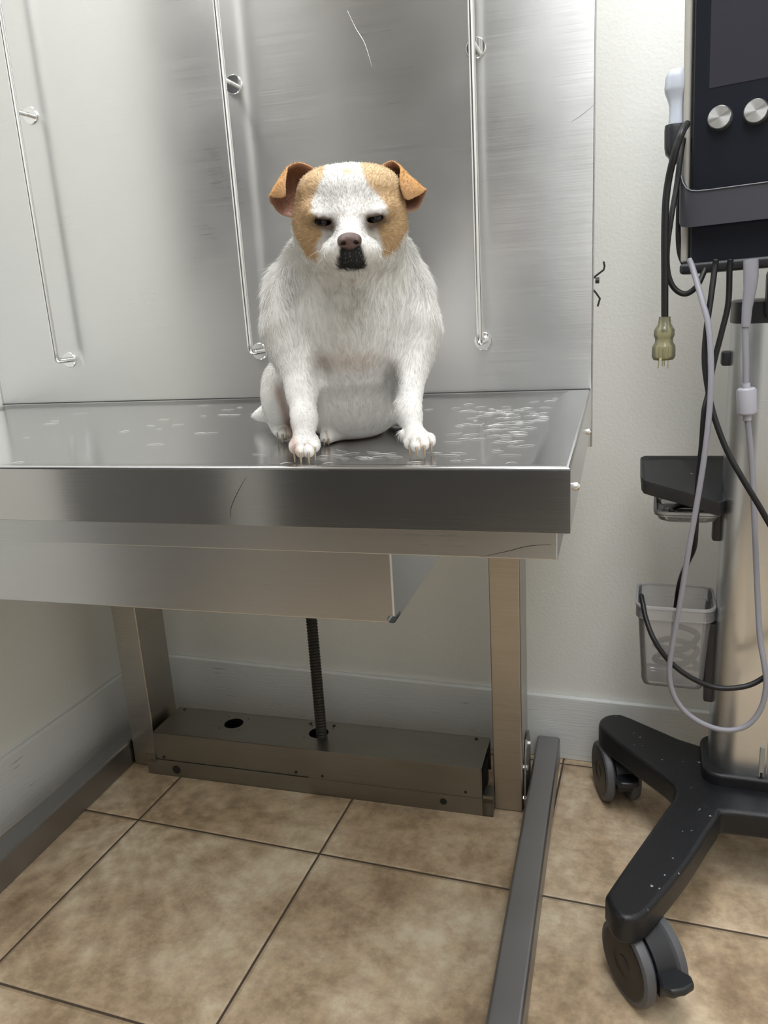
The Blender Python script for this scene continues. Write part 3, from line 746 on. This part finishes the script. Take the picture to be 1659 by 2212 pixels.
# short fur combed over the body
def make_fur(nstr=90000):
    tri = np.concatenate([fac[:, [0, 1, 2]], fac[:, [0, 2, 3]]]); P = ver[tri]
    nrm = np.cross(P[:, 1]-P[:, 0], P[:, 2]-P[:, 0]); ar = np.linalg.norm(nrm, axis=1); nrm /= ar[:, None]+1e-15
    # outward normals from the evaluated mesh
    vn = np.zeros(len(body.data.vertices)*3); body.data.vertices.foreach_get('normal', vn); vn = vn.reshape(-1, 3)*FL
    cen = P.mean(1); hd = sst(cen[:, 2], .20, .22)
    wgt = ar*(1+1.6*hd)*((cen[:, 1] > -.17) | (cen[:, 0] < -.115))*(cen[:, 2] > .002)
    ti = rngN.choice(len(tri), nstr, p=wgt/wgt.sum()); u = rngN.random((nstr, 2)); fl = u.sum(1) > 1; u[fl] = 1-u[fl]
    w_ = np.stack([1-u.sum(1), u[:, 0], u[:, 1]], 1)
    R_ = (ver[tri[ti]]*w_[..., None]).sum(1); n_ = (vn[tri[ti]]*w_[..., None]).sum(1); n_ /= np.linalg.norm(n_, axis=1)[:, None]+1e-9
    c_ = (colv[tri[ti]]*w_[..., None]).sum(1)
    hd = sst(R_[:, 2], .195, .225)*sst(R_[:, 1], -.06, -.04)
    nose = dp(756, 520, HDY+.07)
    hf = R_-nose; hf /= np.linalg.norm(hf, axis=1)[:, None]+1e-9
    sx = np.tanh((R_[:, 0]-.002)/.02)
    low = sst(.14-R_[:, 2], 0, .04)*sst(.055-np.abs(R_[:, 0]), 0, .02)
    bf = np.stack([-.25*sx*(1-low)-.45*sx*low+.25*vnoise(R_, 90), .15+0*sx, -1+0*sx], 1)
    sw = np.stack([vnoise(R_[:, [1, 2, 0]], 75), 0*sx, vnoise(R_[:, [2, 0, 1]], 60)*.4], 1)*.45
    g = hf*hd[:, None]+(bf+sw)*(1-hd)[:, None]
    g -= n_*(g*n_).sum(1)[:, None]; g /= np.linalg.norm(g, axis=1)[:, None]+1e-9
    g += rngN.normal(0, .16, g.shape)
    ln = .0062*(1-hd)+.0042*hd
    muz = np.exp(-(np.linalg.norm(R_-dp(757, 545, HDY+.06), axis=1)/.030)**2); ln = ln*(1-.62*muz)
    ruff = sst(np.abs(R_[:, 0]), .052, .068)*sst(R_[:, 2], .15, .18)*sst(.235-R_[:, 2], 0, .02); ln += .006*ruff
    chest = np.exp(-((R_[:, 2]-.155)/.05)**2)*(R_[:, 1] > -.03); ln += .003*chest
    leg = sst(.085-R_[:, 2], 0, .02)*sst(np.abs(R_[:, 0]), .035, .045); ln *= 1-.5*leg
    paw_ = sst(.020-R_[:, 2], 0, .008)*(R_[:, 1] > -.1); ln *= 1-.85*paw_
    ear = ti_ear = (tri[ti][:, 0] >= earmask[0][0]); ln = np.where(ear, .0024, ln)
    eye = np.min([np.linalg.norm(R_-dp(x, y, Y), axis=1) for x, y, Y in EYES], 0); ln *= .35+.65*sst(eye, .010, .022)
    lift = .13+.30*ruff+.03*(1-hd)
    ln *= rngN.uniform(.7, 1.2, nstr)
    kill = (np.linalg.norm(R_-nc, axis=1) < .0125) | (eye < .0085)
    ln[kill] = .0004
    pts = np.empty((nstr, 4, 3))
    for k, t in enumerate((0, .33, .67, 1)):
        pts[:, k] = R_+g*(ln*t)[:, None]+n_*(ln*lift*(t-.55*t*t)*1.5)[:, None]
    pts[:, 0] -= n_*.0004
    pts[:, :, 2] = np.maximum(pts[:, :, 2], .0004)
    hc = bpy.data.hair_curves.new('fur'); hc.add_curves([4]*nstr)
    hc.attributes['position'].data.foreach_set('vector', (pts*FL).astype(np.float32).ravel())
    ra = hc.attributes.get('radius') or hc.attributes.new('radius', 'FLOAT', 'POINT')
    ra.data.foreach_set('value', np.tile(np.array((.00013, .00012, .00009, .00002), np.float32), nstr))
    ca = hc.attributes.new('coat', 'FLOAT_COLOR', 'CURVE')
    cc = np.clip(c_*rngN.uniform(.86, 1.1, (nstr, 1)), 0, .92); ca.data.foreach_set('color', np.concatenate([cc, np.ones((nstr, 1))], 1).astype(np.float32).ravel())
    hc.materials.append(M['fur'])
    o = bpy.data.objects.new('fur', hc); COL.objects.link(o); o.parent = dog; tag(o, kind='stuff'); return o
make_fur()
# ------------------------------------------------------------------ ultrasound cart
HX, HY = 1.2, .215
CO = (HX, HY, 0)
cart = tag(empty('ultrasound_cart', CO), 'black four-legged wheeled cart with a champagne metal column beside the table', 'cart')
def C(): return MB(CO)
ZL = .162
def mirror(poly): return [(2*HX-x, y) for x, y in reversed(poly)]
leftpoly = [(1.03, .098), (.945, -.130), (.938, -.165), (.956, -.196), (.985, -.188), (1.012, -.140), (1.052, -.055), (1.098, .060), (1.120, .082)]
backpoly = [(1.10, .270), (.955, .352), (.928, .362), (.903, .350), (.893, .322), (.905, .287), (.975, .205), (1.030, .140)]
poly = leftpoly+mirror(leftpoly)+mirror(backpoly)+backpoly
def smoothpoly(p, n=3):
    q = spline([(x, y, 0) for x, y in p+[p[0]]], n)[:-1]; return [(a.x, a.y) for a in q]
bs = C(); bs.prism(smoothpoly(poly), ZL-.047, ZL, .008)
bs.prism(rrect(1.078, .150, 2*HX-1.078, .285, .03), ZL-.01, ZL+.022, .006)
bs.build('base', 'cartblack', cart)
def caster(x, y, ang, name='caster'):
    e_ = empty(name, (x-CO[0], y-CO[1], 0), ang); e_.parent = cart
    R_ = .0595
    for sx in (-1, 1):
        mb = MB(); prof = [(.0, .030), (.030, .030), (.044, .031), (.048, .0335), (.052, .035), (.0575, .033), (.0595, .028), (.0595, .021), (.054, .016), (.0, .016)]
        mb.loft([[(sx*h, r*math.cos(2*math.pi*k/40), R_+r*math.sin(2*math.pi*k/40)) for k in range(40)] for r, h in prof if r > 0], True, True)
        wh = mb.build('wheel', 'tyre', e_, smooth=40)
        mb = MB(); mb.loft([[(sx*h, r*math.cos(2*math.pi*k/40), R_+r*math.sin(2*math.pi*k/40)) for k in range(40)] for r, h in [(.0495, .031), (.0495, .0340), (.047, .0354), (.022, .0352), (.020, .0342), (.012, .0342), (.011, .0352), (.002, .0355)]], True, True)
        mb.build('wheel_disc', 'hub', e_)
    fk = MB(); arc = [(math.radians(t)) for t in range(-10, 191, 10)]
    fk.loft([[(sx, (.060 if q else .030)*math.cos(t), R_+(.060 if q else .030)*math.sin(t)) for sx, q in ((-.015, 0), (.015, 0), (.015, 1), (-.015, 1))] for t in arc])
    fk.cyl((0, -.018, R_+.03), (0, -.018, .118), .013, 16)
    fk.build('fork', 'black', e_, smooth=40)
    pd = MB(); pd.prism([(-.014, .040), (.014, .040), (.016, .062), (.024, .080), (.018, .094), (0, .098), (-.018, .094), (-.024, .080), (-.016, .062)], R_-.006, R_+.006, .004)
    pd.build('brake_pedal', 'black', e_, smooth=40, xf=Matrix.Translation((0, -.006, R_+.012)) @ Matrix.Rotation(.12, 4, 'X') @ Matrix.Translation((0, 0, -R_)))
    return e_
caster(.990, -.150, math.radians(216))
caster(.928, .318, math.radians(200))
caster(2*HX-.990, -.150, math.radians(200))
caster(2*HX-.928, .318, math.radians(70))
cl = C(); X0, X1, Y0, Y1 = 1.0905, 1.3095, .163, .285
def colring(z, ins=0): return [(x, y, z) for x, y in rrect(X0+ins, Y0+ins, X1-ins, Y1-ins, .042, 8)]
cl.loft([colring(.170), colring(.937)], True, True)
column = cl.build('column', 'column', cart, smooth=50)
C().loft([colring(.937, -.001), colring(.968, -.001), colring(.971, .003)]).build('column_collar', 'black', cart, smooth=40)
C().prism(rrect(1.166, Y0-.003, 1.174, Y0+.02, .002), .176, .24, 0).build('slot_cover', 'trim', column)
C().box((1.1685, Y0-.0035, .182), (1.1725, Y0-.0025, .192)).build('slot', 'hole', column)
C().prism(rrect(1.1825, Y0-.004, 1.2175, Y0+.02, .012), .762, .893, .003).build('cable_hook', 'black', cart)
C().box((1.077, .205, .872), (1.095, .225, .895), .004).build('latch', 'black', cart)
# vertical groove lines on the column front
C().box((1.1775, Y0-.0012, .19), (1.1790, Y0+.01, .93)).build('groove', 'trim', column)
# side shelf with its lipped edge
zs = .712
rim_ = [aty(*p) for p in ((1392, 984, .335), (1383, 988, .325), (1383, 1008, .245), (1385, 1030, .160), (1390, 1037, .152), (1402, 1041, .150), (1480, 1063, .160), (1556, 1087, .172), (1572, 1080, .19), (1574, 1040, .22), (1574, 984, .30), (1480, 984, .33))]
cx_ = sum(rim_, V((0, 0, 0)))/len(rim_)
def inset(k, dz): return [cx_+(p-cx_)*k+V((0, 0, dz)) for p in rim_]
sh = C(); sh.loft([inset(.93, -.023), inset(.985, -.022), inset(.995, -.017), inset(1, -.004), inset(.99, 0), inset(.95, 0), inset(.90, -.003)]); sh.build('shelf', 'cartblack', cart)
def bin_(x0, y0, x1, y1, zb, zt, tap, lip, label, wall=.0022):
    cx, cy = (x0+x1)/2, (y0+y1)/2
    e_ = tag(empty('plastic_bin', (cx, cy, zb)), label, 'bin')
    O = (cx, cy, zb)
    def rr(z, ins, r): return [(x, y, z) for x, y in rrect(x0+ins, y0+ins, x1-ins, y1-ins, max(r-ins*.5, .004), 5)]
    mb = MB(O)
    mb.loft([rr(zb, tap+.012, .02), rr(zb+.004, tap+.003, .022), rr(zb+.012, tap, .022), rr(zt-lip, .004, .022), rr(zt-lip, 0, .022), rr(zt, 0, .022), rr(zt, wall, .022), rr(zt-lip, .004+wall, .022),
             rr(zb+.014, tap+wall, .022), rr(zb+.003, tap+.012, .02)], True, True)
    mb.build('bin_body', 'clear', e_, smooth=40)
    mb = MB(O); mb.loft([rr(zt-.002, -.0012, .022), rr(zt+.002, -.0012, .022), rr(zt+.002, .003, .022), rr(zt-.002, .003, .022), rr(zt-.002, -.0012, .022)], True, False)
    mb.build('rim', 'clearrim', e_, smooth=40)
    return e_
bin_(.960, .185, 1.0885, .305, .311, .468, .012, .022, 'clear plastic bin hung low on the column, black cord dropping into it')
bin_(.985, .172, 1.0880, .300, .6215, .640, .004, .006, 'shallow clear plastic bin hung right under the black side shelf')
C().box((1.077, .205, .585), (1.0925, .225, .645), .004).build('bin_catch', 'black', cart)
C().box((1.076, .200, .292), (1.0925, .222, .44), .004).build('bin_catch', 'black', cart)
# things seen through the bins
co = MB(); cpt = [(1.03+.034*math.cos(a)+.004*math.sin(3*a), .245+.036*math.sin(a), .335+.0045*a) for a in np.linspace(0, 14, 70)]
co.tube(cpt, .0055, 8); tag(co.build('coiled_cord', 'cordblack', smooth=180), 'black cord coiled on the bottom of the lower clear bin', 'cord')
co = MB(); cpt = [(1.042+.030*math.cos(a), .23+.042*math.sin(a), .6270+.0004*a) for a in np.linspace(0, 12, 60)]
co.tube(cpt, .004, 8); tag(co.build('coiled_cord', 'cordblack', smooth=180), 'dark cord coiled inside the shallow upper clear bin', 'cord')
# ------------------------------------------------------------------ ultrasound machine on the cart
PSI = math.radians(-10)
MO = V((1.026, .115, 1.028))                  # lower left front corner of the face
mach = tag(empty('ultrasound_machine', MO+V((.13, .03, -.01)), PSI), 'black tablet-style ultrasound machine with silver knobs mounted on the cart', 'ultrasound machine')
OM = V((.13, .03, -.01))
def G(): return MB(OM)
WM, HM, DM = .285, .40, .060                 # local: x right, y back, z up from the face corner
tl = Matrix.Rotation(math.radians(-3), 4, 'X')
mb = G(); mb.box((0, .0, 0), (WM, DM, HM), .004, 2); mb.build('housing', 'black', mach)
mb = G(); mb.box((.0025, -.0012, .002), (WM-.0025, .003, HM-.002), .0006); face = mb.build('face_plate', 'gloss', mach)
G().box((.0215, -.0018, .230), (WM-.0215, .002, HM-.02), .0003).build('screen', 'screen', face)
for sx in (-.013, WM+.003):
    G().box((sx, .002, .004), (sx+.010, DM-.004, HM), .004, 3).build('side_trim', 'trim', mach)
mb = G(); mb.box((-.0135, -.0035, -.0125), (WM+.0135, DM+.002, .0035), .0055, 3); mb.build('bumper', 'black', mach)
for kx in (.0365, .0815, .1265):
    kb = G(); kb.loft([[(kx+r*math.cos(2*math.pi*j/40), -h, .190+r*math.sin(2*math.pi*j/40)) for j in range(40)] for r, h in [(.0165, .001), (.0165, .003)]]); ringo = kb.build('knob_ring', 'black', face)
    c0 = V((kx, 0, .190))
    mb = MB(c0); mb.loft([[(kx+r*math.cos(2*math.pi*j/48), -h, .190+r*math.sin(2*math.pi*j/48)) for j in range(48)] for r, h in [(.0150, .002), (.0150, .011), (.0140, .0125), (.0005, .0125)]])
    kn = mb.build('knob', 'knob', face, smooth=30); kn.location = c0-OM
mach.rotation_euler = (0, -.02, PSI)
# carry strap moulded round the lower face
bz0, bz1, bt = .052, .098, .016
prof = []
hp = [(-.018, DM*.8, .17), (-.018, .010, .165), (-.018, -.004, .135)]
mb = G()
def strap_ring(x, y, z0, z1, t, nx, ny): return [(x, y, z0), (x, y, z1), (x+nx*t, y+ny*t, z1), (x+nx*t, y+ny*t, z0)]
half = [(-.0150, .052, .090, .168), (-.0150, .030, .085, .167), (-.0150, .014, .078, .163), (-.0150, .002, .068, .152), (-.0142, -.006, .061, .138), (-.0120, -.0125, .056, .124), (-.0080, -.0175, .053, .112), (-.0030, -.0205, .0515, .104), (.0040, -.0225, .051, .0995), (.0130, -.0237, .0508, .0978), (.030, -.0240, .0508, .0972)]
path = half+[(WM-x, y, a, b) for x, y, a, b in reversed(half)]
rings = []
for i, (x, y, a, b) in enumerate(path):
    p0 = path[max(i-1, 0)]; p1 = path[min(i+1, len(path)-1)]; t = V((p1[0]-p0[0], p1[1]-p0[1], 0)).normalized(); n = V((-t.y, t.x, 0))
    rings.append(strap_ring(x, y, a, b, .004, n.x, n.y))
mb.loft(rings); st = mb.build('handle_strap', 'band', mach, smooth=50)
mb = G(); mb.tube([(x, y-.001, b) for x, y, a, b in path[1:-1]], .0008, 6); mb.build('strap_edge', 'edge', st, smooth=180)  # thin tube painting a highlight along the strap's upper edge
MB(OM).box((.10, .02, -.085), (.18, DM+.05, -.012), .01).build('mount_neck', 'black', mach)
MB(OM).box((.13, DM, -.06), (.17, DM+.03, .10), .006).build('tilt_hinge', 'black', mach)
# probe in its holder, on the machine's left side
py = .16
pr = tag(empty('ultrasound_probe', aty(1465, 275, py)), 'pale grey ultrasound probe standing in a black holder beside the screen', 'probe')
po = aty(1465, 275, py)
mb = MB(po); rr_ = []
for px0, px1, y_, dep in ((1448, 1476, 151, .012), (1441, 1481, 157, .017), (1437, 1484, 170, .019), (1435, 1484, 192, .019), (1436, 1483, 199, .018), (1441, 1481, 212, .015), (1445, 1479, 225, .014), (1446, 1478, 245, .014), (1444, 1478, 262, .015), (1443, 1478, 277, .0155)):
    a = aty(px0, y_, py); b = aty(px1, y_, py); c0 = (a+b)/2; hw = (b.x-a.x)/2
    rr_.append([(c0.x+(abs(math.cos(t))**.7)*math.copysign(hw, math.cos(t)), py+(abs(math.sin(t))**.7)*math.copysign(dep, math.sin(t)), c0.z) for t in np.linspace(0, 2*math.pi, 28, endpoint=False)])
mb.loft(rr_); mb.build('probe_body', 'probe', pr, smooth=50)
mb = C(); rr_ = []
for px0, px1, y_, dep in ((1436, 1482, 272, .021), (1435, 1482, 282, .022), (1435, 1481, 318, .022), (1437, 1480, 332, .021), (1444, 1479, 340, .018), (1447, 1478, 352, .014)):
    a = aty(px0, y_, py); b = aty(px1, y_, py); c0 = (a+b)/2; hw = (b.x-a.x)/2
    rr_.append([(c0.x+(abs(math.cos(t))**.7)*math.copysign(hw, math.cos(t)), py+(abs(math.sin(t))**.7)*math.copysign(dep, math.sin(t)), c0.z) for t in np.linspace(0, 2*math.pi, 28, endpoint=False)])
mb.loft(rr_); mb.box((aty(1470, 330, py).x, py, aty(1470, 330, py).z), (1.06, py+.02, aty(1470, 300, py).z)); mb.build('probe_holder', 'black', cart, smooth=50)
# ------------------------------------------------------------------ cables
def cable(pts, r, m, name='cable', parent=None, n=8):
    return MB().tube(spline([aty(x, y, d) for x, y, d in pts], n), r, 12).build(name, m, parent, smooth=180)
# power cord with its clear plug
pw = tag(empty('power_cord', aty(1436, 784, .10)), 'thick black power cord hanging straight down with a clear three-prong plug', 'power cord')
def cpart(mb, name, m, parent, root): mb.off = root.location.copy(); return mb.build(name, m, parent, smooth=60)
def cmb(pts, r, n=8): return MB().tube(spline([aty(x, y, d) for x, y, d in pts], n), r, 12)
cpart(cmb([(1484, 268, .13), (1475, 282, .10), (1464, 310, .095), (1454, 345, .095), (1444, 390, .10), (1438, 440, .10), (1436, 510, .10), (1436, 600, .10), (1436, 686, .10)], .0050), 'cord', 'cordblack', pw, pw)
pc = aty(1436, 684, .10); sc = 1.245/1689
mb = MB(); zz = [(0, .0085), (.005, .0085), (.014, .0098), (.022, .0135), (.026, .0150), (.037, .0152), (.040, .0140), (.043, .0132), (.050, .0132), (.055, .0160), (.060, .0172), (.078, .0174), (.084, .0150), (.085, .010)]
zz = [(a*.73, b*.95) for a, b in zz]
mb.loft([[(pc.x+r*math.cos(t), pc.y+r*math.sin(t), pc.z-h) for t in np.linspace(0, 2*math.pi, 24, endpoint=False)] for h, r in zz])
plug = cpart(mb, 'plug', 'plugclear', pw, pw)
mb = MB(); mb.cyl(pc+V((0, 0, .002)), pc-V((0, 0, .022)), .0048, 12)
cpart(mb, 'cord_end', 'cordblack', plug, pw)
for dx, hh in ((-.0066, .012), (.0066, .012)):
    mb = MB(); mb.box((pc.x+dx-.0009, pc.y-.003, pc.z-.062-hh), (pc.x+dx+.0009, pc.y+.003, pc.z-.042)); cpart(mb, 'prong', 'prong', plug, pw)
mb = MB(); mb.cyl(pc-V((0, .004, .045)), pc-V((0, .004, .0705)), .0023, 12); cpart(mb, 'prong', 'prong', plug, pw)
def cord(label, pts, r, m, cat='cable', name='cable', n=8):
    o = cmb(pts, r, n).build(name, m, None, smooth=180); return tag(o, label, cat)
cord('black cable looping in a U below the left corner of the ultrasound machine', [(1476, 300, .14), (1469, 345, .13), (1462, 400, .125), (1450, 470, .115), (1441, 540, .112), (1443, 590, .11), (1456, 622, .11), (1480, 635, .11), (1504, 620, .12), (1519, 592, .13), (1528, 565, .14)], .0040, 'cordblack')
cord('black cable behind the machine side trim, close against the screen edge', [(1480, 300, .15), (1472, 350, .15), (1467, 430, .15), (1465, 510, .15), (1469, 550, .15), (1480, 575, .15)], .0038, 'cordblack')
cord('black cable running behind the grey one, past the shelf and into the lower clear bin', [(1578, 560, .125), (1576, 580, .125), (1573, 655, .12), (1559, 717, .115), (1541, 788, .11), (1530, 850, .10), (1521, 890, .09), (1516, 960, .085), (1508, 1040, .083), (1503, 1143, .085), (1499, 1183, .10), (1486, 1213, .13), (1474, 1240, .17), (1466, 1268, .21), (1461, 1303, .23), (1456, 1345, .235), (1450, 1400, .235)], .0042, 'cordblack')
cord('black cable crossing the column, sweeping back in a low arc to the lower bin', [(1547, 560, .11), (1544, 580, .11), (1536, 640, .10), (1526, 712, .09), (1522, 770, .085), (1526, 820, .08), (1541, 894, .07), (1569, 970, .06), (1604, 1034, .05), (1645, 1102, .045), (1690, 1185, .05), (1722, 1270, .065), (1725, 1350, .09), (1700, 1415, .10), (1668, 1448, .10), (1645, 1467, .095), (1612, 1482, .09), (1566, 1487, .085), (1528, 1480, .085), (1483, 1458, .085), (1442, 1424, .09), (1412, 1380, .10), (1395, 1335, .12), (1389, 1305, .135), (1385, 1286, .15)], .0042, 'cordblack')
gc = tag(empty('probe_cable', aty(1566, 1578, .07)), 'long pale grey cable with a ferrite cylinder, looping low in front of the column', 'cable')
cpart(cmb([(1488, 560, .115), (1497, 582, .11), (1518, 654, .09), (1531, 708, .08), (1536, 793, .072), (1533, 882, .068), (1522, 983, .065), (1506, 1084, .065), (1488, 1186, .065), (1468, 1308, .065), (1453, 1392, .065), (1446, 1447, .065), (1452, 1492, .065), (1475, 1532, .065), (1516, 1562, .065), (1566, 1577, .065), (1612, 1568, .068), (1643, 1532, .072), (1655, 1480, .075), (1650, 1430, .08), (1641, 1371, .09), (1635, 1257, .10), (1630, 1131, .10), (1624, 1000, .10), (1614, 898, .10)], .0042), 'cable_sheath', 'cordgrey', gc, gc)
cpart(cmb([(1611, 845, .10), (1611, 780, .10), (1610, 705, .10)], .0044), 'cable_sheath', 'cordgrey', gc, gc)
mb = MB(); a = aty(1612, 838, .10); b = aty(1614, 895, .10); mb.cyl(a, b, .0138, 28, bev=.003); cpart(mb, 'ferrite', 'ferrite', gc, gc)
for p0, p1 in ((aty(1611, 828, .10), a), (b, aty(1614, 908, .10))):
    mb = MB(); mb.cyl(p0, p1, .0058, 16); cpart(mb, 'ferrite_collar', 'ferrite', gc, gc)
mb = MB(); mb.tube([aty(1622, 560, .10), aty(1622, 600, .10), aty(1620, 625, .10), aty(1614, 665, .10), aty(1611, 706, .10)], [.0098, .0098, .0085, .0070, .0060], 16); cpart(mb, 'strain_relief', 'cordgrey', gc, gc)
# ------------------------------------------------------------------ loose hairs on the tabletop
rs = random.Random(5); hb = T()
def hair_at(u, v, a, l, bend, r):
    c = V((u, v, ZS+.0004)); d = V((math.cos(a), math.sin(a), 0)); n = V((-d.y, d.x, 0))
    hb.tube([c+d*(l*(t-.5))+n*(bend*l*(t-.5)**2*2)+V((0, 0, .0006*math.sin(t*3.1))) for t in (0, .25, .5, .75, 1)], [r*.5, r, r, r, r*.3], 4)
for (u0, v0, su, sv, n) in ((.800, -.20, .045, .07, 75), (.745, -.10, .05, .04, 35), (.80, -.34, .035, .06, 30), (.70, -.39, .04, .03, 22), (.60, -.42, .08, .03, 16), (.30, -.2, .22, .14, 34), (.84, -.1, .02, .1, 12)):
    for _ in range(n):
        u = rs.gauss(u0, su); v = rs.gauss(v0, sv)
        if not (UL+.06 < u < UR-.05 and VF+.03 < v < VB-.04): continue
        if .52 < u < .74 and -.38 < v < -.1: continue
        hair_at(u, v, rs.gauss(.25, .4), rs.uniform(.008, .026), rs.uniform(-.35, .35), rs.uniform(.00012, .00026))
M['shed'] = simple('white_hair', (.85, .84, .81), .5)
tag(hb.build('shed_hair', 'shed', None, smooth=180, xf=None), 'loose white dog hairs scattered over the steel tabletop', 'dog hair', kind='stuff')
sh_ = bpy.data.objects['shed_hair']; sh_.location = TW(*OFF); sh_.rotation_euler = (0, 0, PHI)
